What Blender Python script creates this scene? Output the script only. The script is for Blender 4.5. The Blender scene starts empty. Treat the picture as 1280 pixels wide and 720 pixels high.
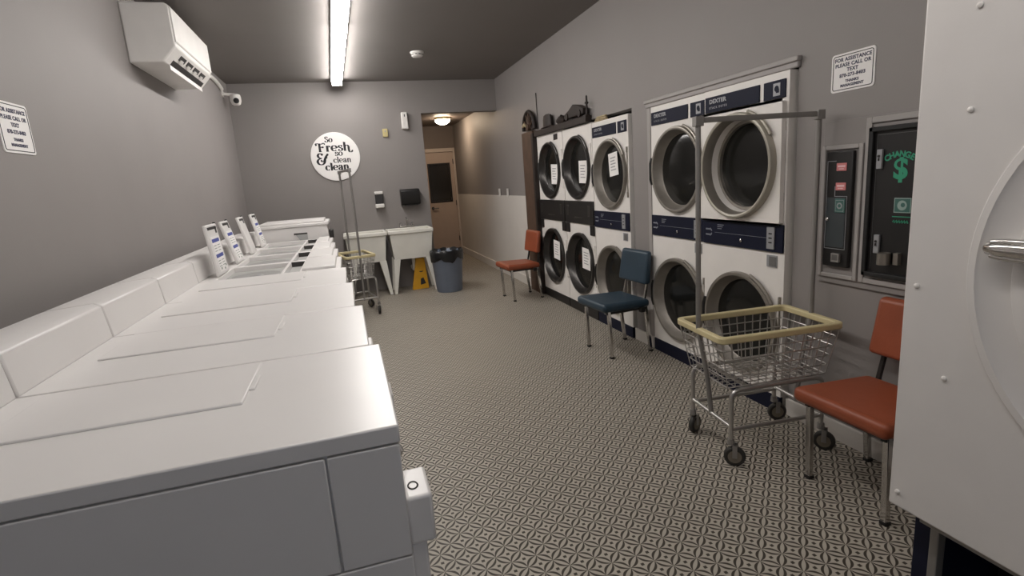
import bpy, bmesh, math, random
from math import pi, sin, cos, sqrt, radians as R
from mathutils import Vector, Matrix
random.seed(7)
scene = bpy.context.scene
COL = scene.collection

# ------------------------------------------------------------------ materials
MATS = {}
def mat(name, col, rough=0.5, metal=0.0, var=0.06, scale=6.0, bump=0.0, spec=0.5, emit=None, estr=0.0, coat=0.0, bscale=None):
    if name in MATS: return MATS[name]
    m = bpy.data.materials.new(name); m.use_nodes = True
    nt = m.node_tree; n = nt.nodes; b = n['Principled BSDF']
    b.inputs['Roughness'].default_value = rough
    b.inputs['Metallic'].default_value = metal
    b.inputs['Specular IOR Level'].default_value = spec
    b.inputs['Coat Weight'].default_value = coat
    tc = n.new('ShaderNodeTexCoord')
    no = n.new('ShaderNodeTexNoise'); no.inputs['Scale'].default_value = scale; no.inputs['Detail'].default_value = 4
    nt.links.new(tc.outputs['Object'], no.inputs['Vector'])
    rmp = n.new('ShaderNodeValToRGB')
    rmp.color_ramp.elements[0].position = 0.3; rmp.color_ramp.elements[1].position = 0.7
    rmp.color_ramp.elements[0].color = tuple(c*(1-var) for c in col)+(1,)
    rmp.color_ramp.elements[1].color = tuple(min(1, c*(1+var)) for c in col)+(1,)
    nt.links.new(no.outputs['Fac'], rmp.inputs['Fac'])
    nt.links.new(rmp.outputs['Color'], b.inputs['Base Color'])
    if bump:
        n2 = n.new('ShaderNodeTexNoise'); n2.inputs['Scale'].default_value = bscale or scale*12
        nt.links.new(tc.outputs['Object'], n2.inputs['Vector'])
        bp = n.new('ShaderNodeBump'); bp.inputs['Strength'].default_value = bump; bp.inputs['Distance'].default_value = 0.01
        nt.links.new(n2.outputs['Fac'], bp.inputs['Height']); nt.links.new(bp.outputs['Normal'], b.inputs['Normal'])
    if emit:
        b.inputs['Emission Color'].default_value = tuple(emit)+(1,); b.inputs['Emission Strength'].default_value = estr
    MATS[name] = m
    return m

WALL = mat('grey_wall_paint', (0.268, 0.246, 0.236), 0.58, var=0.03, scale=1.5, bump=0.05, bscale=160)
CEIL = mat('grey_ceiling_paint', (0.22, 0.20, 0.19), 0.85, var=0.03, scale=1.2)
WAIN = mat('white_wall_paint', (0.72, 0.68, 0.635), 0.55, var=0.03, scale=2)
TRIM = mat('taupe_trim_paint', (0.37, 0.345, 0.33), 0.5, var=0.04)
WHITE = mat('white_enamel', (0.76, 0.735, 0.715), 0.32, var=0.02, scale=3)
WHITE2 = mat('white_enamel_worn', (0.84, 0.805, 0.765), 0.4, var=0.03, scale=5)
WHITESHADE = mat('grey_enamel_side', (0.36, 0.36, 0.39), 0.45, var=0.03, scale=4)  # unused: white enamel with the side's shade put into the colour
PANEL = mat('front_panel_enamel', (0.72, 0.69, 0.665), 0.42, var=0.03)
PLAST = mat('white_plastic', (0.78, 0.755, 0.72), 0.4, var=0.03)
SINKM = mat('sink_plastic', (0.82, 0.80, 0.73), 0.4, var=0.03)
NAVY = mat('navy_panel', (0.008, 0.010, 0.026), 0.55, var=0.12, spec=0.2)
BLACK = mat('black_plastic', (0.012, 0.011, 0.011), 0.4, var=0.1)
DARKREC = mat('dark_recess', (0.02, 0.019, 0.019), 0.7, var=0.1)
DGLASS = mat('dark_door_glass', (0.010, 0.010, 0.009), 0.14, var=0.2, scale=2, spec=0.3)
STEEL = mat('worn_steel_ring', (0.33, 0.305, 0.27), 0.38, metal=0.75, var=0.12, scale=9)
DULLRING = mat('dull_ring_inside', (0.27, 0.245, 0.215), 0.45, metal=0.45, var=0.12, scale=9)
CREAM = mat('cream_ring_enamel', (0.40, 0.37, 0.31), 0.4, metal=0.2, var=0.06)
DSTEEL = mat('dark_steel_ring', (0.06, 0.056, 0.053), 0.3, metal=0.6, var=0.15)
CHROME = mat('chrome', (0.62, 0.60, 0.58), 0.18, metal=1.0, var=0.05)
WIRE = mat('wire_zinc', (0.52, 0.50, 0.48), 0.32, metal=0.85, var=0.06)
RACKM = mat('rack_tube_grey', (0.30, 0.285, 0.27), 0.4, metal=0.5, var=0.06)
VINYLY = mat('cream_yellow_bumper', (0.62, 0.53, 0.30), 0.5, var=0.06, scale=10)
ORANGE = mat('orange_vinyl', (0.30, 0.072, 0.030), 0.45, var=0.08, scale=8, bump=0.06)
BLUEV = mat('blue_vinyl', (0.024, 0.047, 0.070), 0.45, var=0.08, scale=8, bump=0.06)
HUB = mat('wheel_hub', (0.20, 0.17, 0.13), 0.6)
RUBBER = mat('rubber_wheel', (0.035, 0.032, 0.028), 0.6, var=0.1)
WOOD = mat('brown_wood', (0.095, 0.055, 0.036), 0.6, var=0.2, scale=7)
DWOOD = mat('dark_brown_wood', (0.020, 0.012, 0.009), 0.6, var=0.2, scale=9)
STRAW = mat('straw_trim', (0.45, 0.36, 0.22), 0.7, var=0.15, scale=20)
PAPER = mat('white_paper', (0.88, 0.855, 0.835), 0.7, var=0.02)
INK = mat('black_ink', (0.02, 0.019, 0.022), 0.6, var=0.05)
INKB = mat('navy_ink', (0.05, 0.05, 0.09), 0.6, var=0.05)
BLUEI = mat('blue_ink', (0.06, 0.08, 0.32), 0.6, var=0.05)
SILVER = mat('silver_print', (0.36, 0.365, 0.38), 0.4, metal=0.3, var=0.05)
GREEN = mat('green_print', (0.03, 0.30, 0.17), 0.5, var=0.06)
GREEND = mat('dark_teal_plate', (0.05, 0.14, 0.12), 0.45, var=0.06)
PINK = mat('pink_label', (0.62, 0.20, 0.20), 0.5, var=0.05)
SLATE = mat('slate_door', (0.045, 0.055, 0.060), 0.35, var=0.06)
YELLOW = mat('yellow_plastic', (0.70, 0.36, 0.02), 0.4, var=0.05)
BINB = mat('blue_grey_plastic', (0.17, 0.20, 0.26), 0.45, var=0.05)
LINER = mat('black_bin_liner', (0.012, 0.012, 0.013), 0.3, var=0.1, bump=0.3, bscale=40)
DOORP = mat('tan_door_paint', (0.47, 0.37, 0.31), 0.5, var=0.03)
FRAMEP = mat('pale_frame_paint', (0.54, 0.46, 0.40), 0.5, var=0.03)
BRASSY = mat('yellowed_plastic', (0.55, 0.46, 0.22), 0.4, var=0.05)
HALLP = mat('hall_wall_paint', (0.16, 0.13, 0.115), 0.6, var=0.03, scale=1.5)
TUBES = [mat('fluorescent_tube_'+n, (0.9, 0.9, 0.9), 0.5, emit=(1.0, 0.965, 0.93), estr=e) for n, e in (('bright', 38.0), ('mid', 32.0), ('dim', 21.0))]
GLOBE = mat('warm_globe', (0.9, 0.8, 0.7), 0.5, emit=(1.0, 0.78, 0.56), estr=66.0)
GLASSW = mat('window_glass_tint', (0.02, 0.018, 0.016), 0.1, var=0.1)
CLEAR = None

def floor_material():
    m = bpy.data.materials.new('patterned_vinyl_floor'); m.use_nodes = True
    nt = m.node_tree; n = nt.nodes; L = nt.links; b = n['Principled BSDF']
    tc = n.new('ShaderNodeTexCoord'); mp = n.new('ShaderNodeMapping'); mp.vector_type = 'POINT'
    s = 1/0.0713
    mp.inputs['Rotation'].default_value = (0, 0, R(44.5)); mp.inputs['Scale'].default_value = (s, s, s)
    L.new(tc.outputs['Object'], mp.inputs['Vector'])
    sp = n.new('ShaderNodeSeparateXYZ'); L.new(mp.outputs['Vector'], sp.inputs['Vector'])
    def M(op, a, bb=None, c=None):
        k = n.new('ShaderNodeMath'); k.operation = op
        for i, v in enumerate((a, bb, c)):
            if v is None: continue
            if isinstance(v, (int, float)): k.inputs[i].default_value = v
            else: L.new(v, k.inputs[i])
        return k.outputs[0]
    u = M('ABSOLUTE', M('SUBTRACT', M('FRACT', sp.outputs['X']), 0.5))
    v = M('ABSOLUTE', M('SUBTRACT', M('FRACT', sp.outputs['Y']), 0.5))
    a = M('MAXIMUM', u, v); c = M('MINIMUM', u, v)
    half = M('MULTIPLY', 0.255, M('SUBTRACT', 1.0, M('MULTIPLY', 4.0, M('MULTIPLY', c, c))))   # half thickness of the petal here
    arc = M('SUBTRACT', 0.5, half)
    rel = M('DIVIDE', M('SUBTRACT', a, arc), M('MAXIMUM', half, 0.004))   # 0 at the arc, 1 at the axis
    def sm(x, e0, e1):
        k = n.new('ShaderNodeMapRange'); k.interpolation_type = 'SMOOTHSTEP'
        L.new(x, k.inputs['Value']); k.inputs['From Min'].default_value = e0; k.inputs['From Max'].default_value = e1
        return k.outputs['Result']
    cres = M('MULTIPLY', sm(rel, -0.05, 0.10), M('SUBTRACT', 1.0, sm(rel, 0.52, 0.66)))
    loz = M('SUBTRACT', 1.0, sm(M('ADD', u, v), 0.11, 0.15))
    dark = M('MAXIMUM', cres, loz)
    no = n.new('ShaderNodeTexNoise'); no.inputs['Scale'].default_value = 2.2; no.inputs['Detail'].default_value = 5
    L.new(tc.outputs['Object'], no.inputs['Vector'])
    base = n.new('ShaderNodeMixRGB'); L.new(no.outputs['Fac'], base.inputs['Fac'])
    base.inputs['Color1'].default_value = (0.42, 0.38, 0.32, 1); base.inputs['Color2'].default_value = (0.50, 0.455, 0.385, 1)
    mx = n.new('ShaderNodeMixRGB'); L.new(dark, mx.inputs['Fac']); L.new(base.outputs['Color'], mx.inputs['Color1'])
    mx.inputs['Color2'].default_value = (0.050, 0.041, 0.032, 1)
    L.new(mx.outputs['Color'], b.inputs['Base Color'])
    b.inputs['Roughness'].default_value = 0.5; b.inputs['Specular IOR Level'].default_value = 0.3
    return m
FLOOR = floor_material()

# ------------------------------------------------------------------ mesh builder
class MB:
    def __init__(s): s.v = []; s.f = []; s.m = []
    def add(s, vs, fs, mi=0):
        b = len(s.v); s.v += [tuple(p) for p in vs]
        s.f += [tuple(b+i for i in f) for f in fs]; s.m += [mi]*len(fs); return s
    def box(s, x0, x1, y0, y1, z0, z1, mi=0):
        vs = [(x0,y0,z0),(x1,y0,z0),(x1,y1,z0),(x0,y1,z0),(x0,y0,z1),(x1,y0,z1),(x1,y1,z1),(x0,y1,z1)]
        return s.add(vs, [(0,3,2,1),(4,5,6,7),(0,1,5,4),(1,2,6,5),(2,3,7,6),(3,0,4,7)], mi)
    def hexa(s, lo, hi, mi=0):   # two quads (bottom loop, top loop)
        return s.add(list(lo)+list(hi), [(3,2,1,0),(4,5,6,7),(0,1,5,4),(1,2,6,5),(2,3,7,6),(3,0,4,7)], mi)
    def prism(s, poly, axis, a0, a1, mi=0):
        # poly: 2D points; axis 0: (y,z) along x, 1: (x,z) along y, 2: (x,y) along z
        def P(p, a): return (a,p[0],p[1]) if axis==0 else (p[0],a,p[1]) if axis==1 else (p[0],p[1],a)
        k = len(poly); vs = [P(p,a0) for p in poly]+[P(p,a1) for p in poly]
        fs = [tuple(range(k))[::-1], tuple(range(k,2*k))]+[(i,(i+1)%k,k+(i+1)%k,k+i) for i in range(k)]
        return s.add(vs, fs, mi)
    def tube(s, pts, r, seg=10, mi=0, closed=False, caps=True):
        pts = [Vector(p) for p in pts]; n = len(pts); rings = []; up = None
        for i, p in enumerate(pts):
            if closed: t = (pts[(i+1)%n]-pts[i-1])
            else: t = pts[min(i+1,n-1)]-pts[max(i-1,0)]
            t.normalize()
            if up is None:
                up = Vector((0,0,1)) if abs(t.z) < 0.9 else Vector((1,0,0))
            a = t.cross(up)
            if a.length < 1e-6: a = t.cross(Vector((0.3,1,0.2)))
            a.normalize(); up = a.cross(t); up.normalize()
            rr = r[i] if isinstance(r,(list,tuple)) else r
            rings.append([p+a*cos(2*pi*k/seg)*rr+up*sin(2*pi*k/seg)*rr for k in range(seg)])
        vs = [q for ring in rings for q in ring]; fs = []
        for i in range(n if closed else n-1):
            j = (i+1)%n
            for k in range(seg):
                fs.append((i*seg+k, i*seg+(k+1)%seg, j*seg+(k+1)%seg, j*seg+k))
        if caps and not closed:
            fs.append(tuple(range(seg))[::-1]); fs.append(tuple((n-1)*seg+k for k in range(seg)))
        return s.add(vs, fs, mi)
    def lathe(s, prof, c=(0,0,0), axis='z', seg=40, mi=0, close=False, sx=1.0):
        # prof: (radius, offset along axis)
        vs = []; fs = []; n = len(prof)
        for r, h in prof:
            for k in range(seg):
                a = 2*pi*k/seg; p, q = r*cos(a)*sx, r*sin(a)
                if axis == 'z': vs.append((c[0]+p, c[1]+q, c[2]+h))
                elif axis == 'y': vs.append((c[0]+p, c[1]+h, c[2]+q))
                else: vs.append((c[0]+h, c[1]+p, c[2]+q))
        for i in range(n if close else n-1):
            j = (i+1)%n
            for k in range(seg):
                fs.append((i*seg+k, i*seg+(k+1)%seg, j*seg+(k+1)%seg, j*seg+k))
        if not close:
            fs.append(tuple(range(seg))[::-1]); fs.append(tuple((n-1)*seg+k for k in range(seg)))
        return s.add(vs, fs, mi)
    def disc(s, r, c, axis='y', seg=40, mi=0, sx=1.0):
        vs = []
        for k in range(seg):
            a = 2*pi*k/seg; p, q = r*cos(a)*sx, r*sin(a)
            vs.append((c[0]+p,c[1],c[2]+q) if axis=='y' else (c[0]+p,c[1]+q,c[2]) if axis=='z' else (c[0],c[1]+p,c[2]+q))
        return s.add(vs, [tuple(range(seg))], mi)
    def ribbon(s, pts, wf, y, mi=0):
        # calligraphic stroke in the local xz plane at offset y; wf(angle) gives the width
        P = [Vector(p) for p in pts]; n = len(P); vs = []
        for i in range(n):
            t = P[min(i+1,n-1)]-P[max(i-1,0)]; t.normalize()
            w = wf(t)*0.5; nn = Vector((-t.y, t.x))
            a, b = P[i]+nn*w, P[i]-nn*w
            vs += [(a.x,y,a.y),(b.x,y,b.y)]
        return s.add(vs, [(2*i,2*i+1,2*i+3,2*i+2) for i in range(n-1)], mi)
    def text(s, body, size, M, mi=0, align='CENTER', bold=0.0, extrude=0.0006, space=1.0, sx=1.0):
        cu = bpy.data.curves.new('tmp', 'FONT'); cu.body = body; cu.size = size; cu.align_x = align; cu.align_y = 'CENTER'
        cu.offset = bold; cu.extrude = extrude; cu.space_character = space; cu.resolution_u = 3
        o = bpy.data.objects.new('tmp', cu); COL.objects.link(o)
        dg = bpy.context.evaluated_depsgraph_get(); me = o.evaluated_get(dg).to_mesh()
        vs = [M @ Vector((p.co.x*sx, p.co.y, p.co.z)) for p in me.vertices]; fs = [tuple(p.vertices) for p in me.polygons]
        s.add(vs, fs, mi); o.evaluated_get(dg).to_mesh_clear()
        bpy.data.objects.remove(o); bpy.data.curves.remove(cu); return s
    def build(s, name, mats, parent=None, bevel=0.0, bseg=2, loc=None, smooth=True, subd=0):
        me = bpy.data.meshes.new(name); me.from_pydata(s.v, [], s.f)
        if not isinstance(mats, (list, tuple)): mats = [mats]
        for m in mats: me.materials.append(m)
        me.polygons.foreach_set('material_index', s.m)
        bm = bmesh.new(); bm.from_mesh(me); bmesh.ops.recalc_face_normals(bm, faces=bm.faces); bm.to_mesh(me); bm.free()
        if smooth:
            me.shade_smooth(); me.set_sharp_from_angle(angle=R(38))
        o = bpy.data.objects.new(name, me); COL.objects.link(o)
        if parent: o.parent = parent
        if loc: o.location = loc
        if bevel:
            b = o.modifiers.new('Bevel', 'BEVEL'); b.width = bevel; b.segments = bseg; b.limit_method = 'ANGLE'; b.angle_limit = R(40)
            b.harden_normals = False
        if subd:
            q = o.modifiers.new('Subsurf', 'SUBSURF'); q.levels = subd; q.render_levels = subd
        return o

TXT = Matrix.Rotation(pi/2, 4, 'X')      # lettering that faces local -y
def T(x, y, z): return Matrix.Translation((x, y, z)) @ TXT
def thing(name, label, cat, loc=(0,0,0), rz=0.0, group=None):
    o = bpy.data.objects.new(name, None); COL.objects.link(o); o.empty_display_size = 0.1
    o.location = loc; o.rotation_euler = (0,0,rz); tag(o, label, cat, group); return o
def tag(o, label, cat, group=None):
    o['label'] = label; o['category'] = cat
    if group: o['group'] = group
    return o
def struct(mb, name, m, bevel=0.0, parent=None):
    o = mb.build(name, m, parent, bevel)
    if parent is None: o['kind'] = 'structure'
    return o
FACE_LEFT = -pi/2     # stands on the right wall, front towards -x
FACE_RIGHT = pi/2     # stands on the left wall, front towards +x
def rect_path(x0, x1, y0, y1, z, r, k=5):
    pts = []
    for cx, cy, a0 in ((x1-r,y1-r,0),(x0+r,y1-r,90),(x0+r,y0+r,180),(x1-r,y0+r,270)):
        for i in range(k+1):
            a = R(a0+90*i/k); pts.append((cx+r*cos(a), cy+r*sin(a), z))
    return pts
def arc_pts(p0, p1, p2, r, k=5):
    # rounded corner p0-p1-p2
    p0, p1, p2 = Vector(p0), Vector(p1), Vector(p2)
    a = p1+(p0-p1).normalized()*r; b = p1+(p2-p1).normalized()*r
    return [tuple(a*(1-t)**2+p1*2*t*(1-t)+b*t*t) for t in [i/k for i in range(k+1)]]
def bent(pts, r):
    out = [pts[0]]
    for i in range(1, len(pts)-1): out += arc_pts(pts[i-1], pts[i], pts[i+1], r)
    return out+[pts[-1]]

# ------------------------------------------------------------------ room shell
XL, XR, YB, YF, ZC = -1.27, 2.30, 7.96, -2.6, 2.90
HY, HX = 11.30, 1.18                                  # hallway end wall and left jamb
A1 = (2.335, 3.740, 1.93); A2 = (4.03, 6.30, 1.945)  # dryer recesses: y0, y1, height
struct(MB().box(XL-0.1, XR+1.0, YF-0.1, HY+0.1, -0.1, 0.0), 'floor', FLOOR)
struct(MB().box(XL-0.1, XR+1.0, YF-0.1, YB+0.14, ZC, ZC+0.1), 'ceiling', CEIL)
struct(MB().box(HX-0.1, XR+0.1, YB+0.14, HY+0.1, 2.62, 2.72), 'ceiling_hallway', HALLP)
struct(MB().box(XL-0.1, XL, YF-0.1, YB+0.14, 0, ZC), 'wall_left', WALL)
w = MB(); w.box(XL, HX, YB, YB+0.14, 0, ZC); w.box(HX, XR, YB, YB+0.14, 2.46, ZC)
struct(w, 'wall_back', WALL)
w = MB()
w.box(XR, XR+0.1, YF-0.1, A1[0], 0, ZC); w.box(XR, XR+0.1, A1[0], A1[1], A1[2], ZC)
w.box(XR, XR+0.1, A1[1], A2[0], 0, ZC); w.box(XR, XR+0.1, A2[0], A2[1], A2[2], ZC)
w.box(XR, XR+0.1, A2[1], HY+0.1, 0, ZC)
struct(w, 'wall_right', WALL)
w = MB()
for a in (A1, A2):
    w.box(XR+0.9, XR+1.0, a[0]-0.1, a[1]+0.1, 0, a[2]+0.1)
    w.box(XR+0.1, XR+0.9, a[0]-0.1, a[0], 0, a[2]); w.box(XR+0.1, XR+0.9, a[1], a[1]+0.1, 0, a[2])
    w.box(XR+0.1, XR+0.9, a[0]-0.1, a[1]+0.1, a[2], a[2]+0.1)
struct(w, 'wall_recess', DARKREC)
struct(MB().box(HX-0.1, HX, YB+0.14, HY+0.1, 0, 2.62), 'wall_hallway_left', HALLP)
dx0, dx1, dz = 1.68, 2.245, 2.10
w = MB(); w.box(HX, dx0-0.02, HY, HY+0.1, 0, 2.62); w.box(dx1+0.02, XR, HY, HY+0.1, 0, 2.62); w.box(dx0-0.02, dx1+0.02, HY, HY+0.1, dz+0.02, 2.62)
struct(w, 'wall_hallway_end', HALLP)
# front wall behind the camera with the shop window
w = MB(); w.box(XL, XR, YF-0.1, YF, 0, 0.75); w.box(XL, XR, YF-0.1, YF, 2.45, ZC)
w.box(XL, XL+0.35, YF-0.1, YF, 0.75, 2.45); w.box(XR-0.35, XR, YF-0.1, YF, 0.75, 2.45)
struct(w, 'wall_front', WALL)
w = MB(); w.box(XL+0.35, XR-0.35, YF-0.09, YF-0.02, 0.75, 0.81); w.box(XL+0.35, XR-0.35, YF-0.09, YF-0.02, 2.39, 2.45)
for x in (XL+0.35, 0.51, XR-0.41): w.box(x, x+0.06, YF-0.09, YF-0.02, 0.81, 2.39)
struct(w, 'window_1', TRIM)
# trim
struct(MB().box(XR-0.018, XR, 3.74, 4.03, 0, 0.10), 'baseboard_right', WAIN, 0.004)
struct(MB().box(XR-0.018, XR, YF, 2.335, 0, 0.10), 'baseboard_right_near', WAIN, 0.004)
w = MB(); w.prism([(6.66,0),(HY,0),(HY,1.22),(6.66,1.22)], 0, XR-0.014, XR)
struct(w, 'trim_1', WAIN)                                                                # white lower wall panel
struct(MB().box(XR-0.032, XR-0.014, 6.66, HY, 0, 0.12), 'baseboard_hallway', WAIN, 0.004)
w = MB(); w.box(XR-0.022, XR, 2.32, 3.79, 1.905, 1.950); w.box(XR-0.034, XR, 2.315, 3.795, 1.934, 1.962)
struct(w, 'trim_2', TRIM, 0.006)                                                         # moulding above the near recess
w = MB(); w.box(XR-0.012, XR, 3.74, 3.785, 0.10, 1.908)
struct(w, 'trim_3', TRIM, 0.003)
# hallway door
d = MB(); wx0, wx1, wz0, wz1 = 1.73, 2.14, 1.11, 1.85
for b in ((dx0,wx0,0.01,dz),(wx1,dx1,0.01,dz),(wx0,wx1,0.01,wz0),(wx0,wx1,wz1,dz)): d.box(b[0],b[1],HY+0.01,HY+0.055,b[2],b[3])
door = d.build('door_1', DOORP); door['kind'] = 'structure'
MB().box(wx0, wx1, HY+0.025, HY+0.035, wz0, wz1).build('window_glass', GLASSW, door)
w = MB()
for b in ((wx0-0.03,wx0,wz0-0.03,wz1+0.03),(wx1,wx1+0.03,wz0-0.03,wz1+0.03),(wx0,wx1,wz0-0.03,wz0),(wx0,wx1,wz1,wz1+0.03)): w.box(b[0],b[1],HY-0.002,HY+0.014,b[2],b[3])
w.build('window_frame', BLACK, door, 0.004)
w = MB(); w.lathe([(0.03,0),(0.03,-0.012),(0.012,-0.014),(0.012,-0.05)], (1.735,HY+0.01,0.62+0.35), 'y', 16); w.tube([(1.735,HY-0.04,0.97),(1.85,HY-0.045,0.965)], 0.011, 8)
w.build('door_handle', DSTEEL, door)
w = MB()
for z in (0.25, 1.0, 1.85): w.lathe([(0.011,0),(0.011,0.1)], (dx1-0.004, HY-0.004, z), 'z', 10)
w.build('hinge', DSTEEL, door)
w = MB(); w.box(dx0-0.075, dx0, HY-0.02, HY+0.06, 0, dz+0.075); w.box(dx1, dx1+0.045, HY-0.02, HY+0.06, 0, dz+0.075); w.box(dx0, dx1, HY-0.02, HY+0.06, dz, dz+0.075)
struct(w, 'door_frame', FRAMEP, 0.006)

# ------------------------------------------------------------------ lights
def strip_light(y0, y1, label, tube):
    t = thing('ceiling_light', label, 'ceiling light', (0.0, 0.0, ZC), 0, 'fluorescent strips on the ceiling')
    x = lambda y: 0.088 + (7.72-y)*0.022
    xa, xb = x(y0), x(y1)
    lo = lambda w, z: [(xa-w,y0,z),(xa+w,y0,z),(xb+w,y1,z),(xb-w,y1,z)]
    m = MB(); m.hexa(lo(0.074,-0.028), lo(0.074,0.0)); m.build('housing', mat('lamp_housing',(0.42,0.40,0.39),0.5), t, 0.006)
    m = MB(); m.hexa([(xa-0.05,y0+0.012,-0.085),(xa+0.05,y0+0.012,-0.085),(xb+0.05,y1-0.012,-0.085),(xb-0.05,y1-0.012,-0.085)],
                     [(xa-0.070,y0+0.006,-0.028),(xa+0.070,y0+0.006,-0.028),(xb+0.070,y1-0.006,-0.028),(xb-0.070,y1-0.006,-0.028)])
    m.build('diffuser', tube, t, 0.012, 3)
    for y, xx in ((y0, xa), (y1, xb)):
        MB().box(xx-0.066, xx+0.066, y-0.004, y+0.006, -0.092, -0.003).build('end_cap', PLAST, t, 0.004)
    return t
strip_light(5.28, 7.72, 'long glowing fluorescent strip on the grey ceiling ending above the back wall', TUBES[0])
strip_light(2.80, 5.25, 'glowing fluorescent strip on the ceiling, the nearer of the two in line', TUBES[1])
strip_light(0.05, 2.50, 'fluorescent strip light on the ceiling directly above the nearest washer', TUBES[2])
t = thing('hallway_ceiling_lamp', 'round glowing globe lamp on the hallway ceiling beyond the doorway', 'ceiling light', (1.85, 9.95, 2.62))
MB().lathe([(0.15,0),(0.15,-0.02),(0.135,-0.035)], (0,0,0), 'z', 32).build('lamp_base', BRASSY, t)
MB().lathe([(0.13,-0.035)]+[(0.135*cos(a), -0.035-0.085*sin(a)) for a in [i*pi/2/8 for i in range(1,8)]]+[(0.01,-0.12)], (0,0,0), 'z', 32).build('glass_globe', GLOBE, t)
t = thing('smoke_detector', 'small white round smoke detector on the grey ceiling', 'smoke detector', (0.96, 6.32, ZC))
MB().lathe([(0.075,0),(0.075,-0.014),(0.068,-0.02)], (0,0,0), 'z', 32).build('base', PLAST, t)
MB().lathe([(0.062,-0.02),(0.062,-0.042),(0.05,-0.052),(0.02,-0.055)], (0,0,0), 'z', 32).build('cover', PLAST, t)
m = MB()
for k in range(10):
    a = 2*pi*k/10; m.box(0,0,0,0,0,0) if False else m.tube([(0.0625*cos(a-.2),0.0625*sin(a-.2),-0.031),(0.0635*cos(a),0.0635*sin(a),-0.031),(0.0625*cos(a+.2),0.0625*sin(a+.2),-0.031)], 0.004, 5)
m.build('vent_slots', BLACK, t)

# ------------------------------------------------------------------ stacked dryers
def holed_face(mb, x0, x1, z0, z1, holes, y, mi=0, seg=56):
    """front face x0..x1, z0..z1 at depth y with round holes (cx, cz, r), sorted from the top down"""
    zt = z1
    for cx, cz, r in holes:
        h = min(cx-x0, x1-cx)-0.0005
        mb.add([(x0,y,cz+h),(x1,y,cz+h),(x1,y,zt),(x0,y,zt)], [(0,1,2,3)], mi)
        vs = []
        for k in range(seg):
            a = 2*pi*k/seg; q = h/max(abs(cos(a)), abs(sin(a)))
            vs += [(cx+r*cos(a),y,cz+r*sin(a)), (cx+q*cos(a),y,cz+q*sin(a))]
        mb.add(vs, [(2*k,2*k+1,(2*k+3)%(2*seg),(2*k+2)%(2*seg)) for k in range(seg)], mi)
        for xa, xb in ((x0,cx-h),(cx+h,x1)):
            if xb-xa > 0.0008: mb.add([(xa,y,cz-h),(xb,y,cz-h),(xb,y,cz+h),(xa,y,cz+h)], [(0,1,2,3)], mi)
        zt = cz-h
    mb.add([(x0,y,z0),(x1,y,z0),(x1,y,zt),(x0,y,zt)], [(0,1,2,3)], mi)
def open_box(mb, x0, x1, y0, y1, z0, z1, mi=0):   # box without its front
    mb.add([(x0,y0,z0),(x1,y0,z0),(x1,y1,z0),(x0,y1,z0),(x0,y0,z1),(x1,y0,z1),(x1,y1,z1),(x0,y1,z1)], [(0,3,2,1),(4,5,6,7),(1,2,6,5),(2,3,7,6),(3,0,4,7)], mi)
def ring_door(parent, cx, cz, r, ringm, lip=0.030, sink=0.055, inner=None, base=0.0, glassm=DGLASS, gf=0.79, hinge=True, frame=None):
    """round porthole door set into a hole of the local front plane y=base"""
    y = base; ri = r*gf
    rg = MB()
    rg.lathe([(r, y+0.001), (r, y-lip*0.6), (r-0.005, y-lip*0.92), (r-0.014, y-lip), (r-0.024, y-lip*0.9)], (cx,0,cz), 'y', 56, 0); rg.f = rg.f[:-2]; rg.m = rg.m[:-2]
    if inner:
        ym = y+sink*0.28; rm = r-0.036
        rg.lathe([(r-0.024, y-lip*0.9), (r-0.030, y-lip*0.5), (rm, ym)], (cx,0,cz), 'y', 56, 1); rg.f = rg.f[:-2]; rg.m = rg.m[:-2]
        rg.lathe([(rm, ym), (ri+0.006, y+sink-0.006), (ri-0.002, y+sink)], (cx,0,cz), 'y', 56, 2); rg.f = rg.f[:-2]; rg.m = rg.m[:-2]
    else:
        rg.lathe([(r-0.024, y-lip*0.9), (r-0.030, y-lip*0.5), (ri+0.006, y+sink-0.006), (ri-0.002, y+sink)], (cx,0,cz), 'y', 56, 1); rg.f = rg.f[:-2]; rg.m = rg.m[:-2]
    dr = rg.build('loading_door', [ringm, DULLRING if inner or ringm is STEEL else ringm, inner or ringm], parent)
    MB().lathe([(ri+0.004, y+sink+0.004), (ri-0.02, y+sink-0.004), (ri*0.5, y+sink-0.012), (0.01, y+sink-0.014)], (cx,0,cz), 'y', 48).build('door_glass', glassm, dr)
    if frame:
        g = MB(); g.lathe([(ri+0.006, y+sink-0.002),(ri+0.004, y+sink-0.022),(ri-0.014, y+sink-0.022),(ri-0.018, y+sink-0.002)], (cx,0,cz), 'y', 48); g.f = g.f[:-2]; g.m = g.m[:-2]
        g.build('glass_frame', frame, dr)
    pts = [(cx+(r+0.010)*cos(a), y-0.018, cz+(r+0.010)*sin(a)) for a in [R(30)+R(42)*i/8 for i in range(9)]]
    MB().tube(pts, 0.009, 8).build('door_pull', ringm, dr)
    if hinge:
        h = MB(); h.tube([(cx-r-0.002, y-0.014, cz-0.10),(cx-r-0.008, y-0.024, cz-0.06),(cx-r-0.008, y-0.024, cz+0.06),(cx-r-0.002, y-0.014, cz+0.10)], 0.012, 8)
        h.build('door_hinge', BLACK, dr)
    return dr

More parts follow.
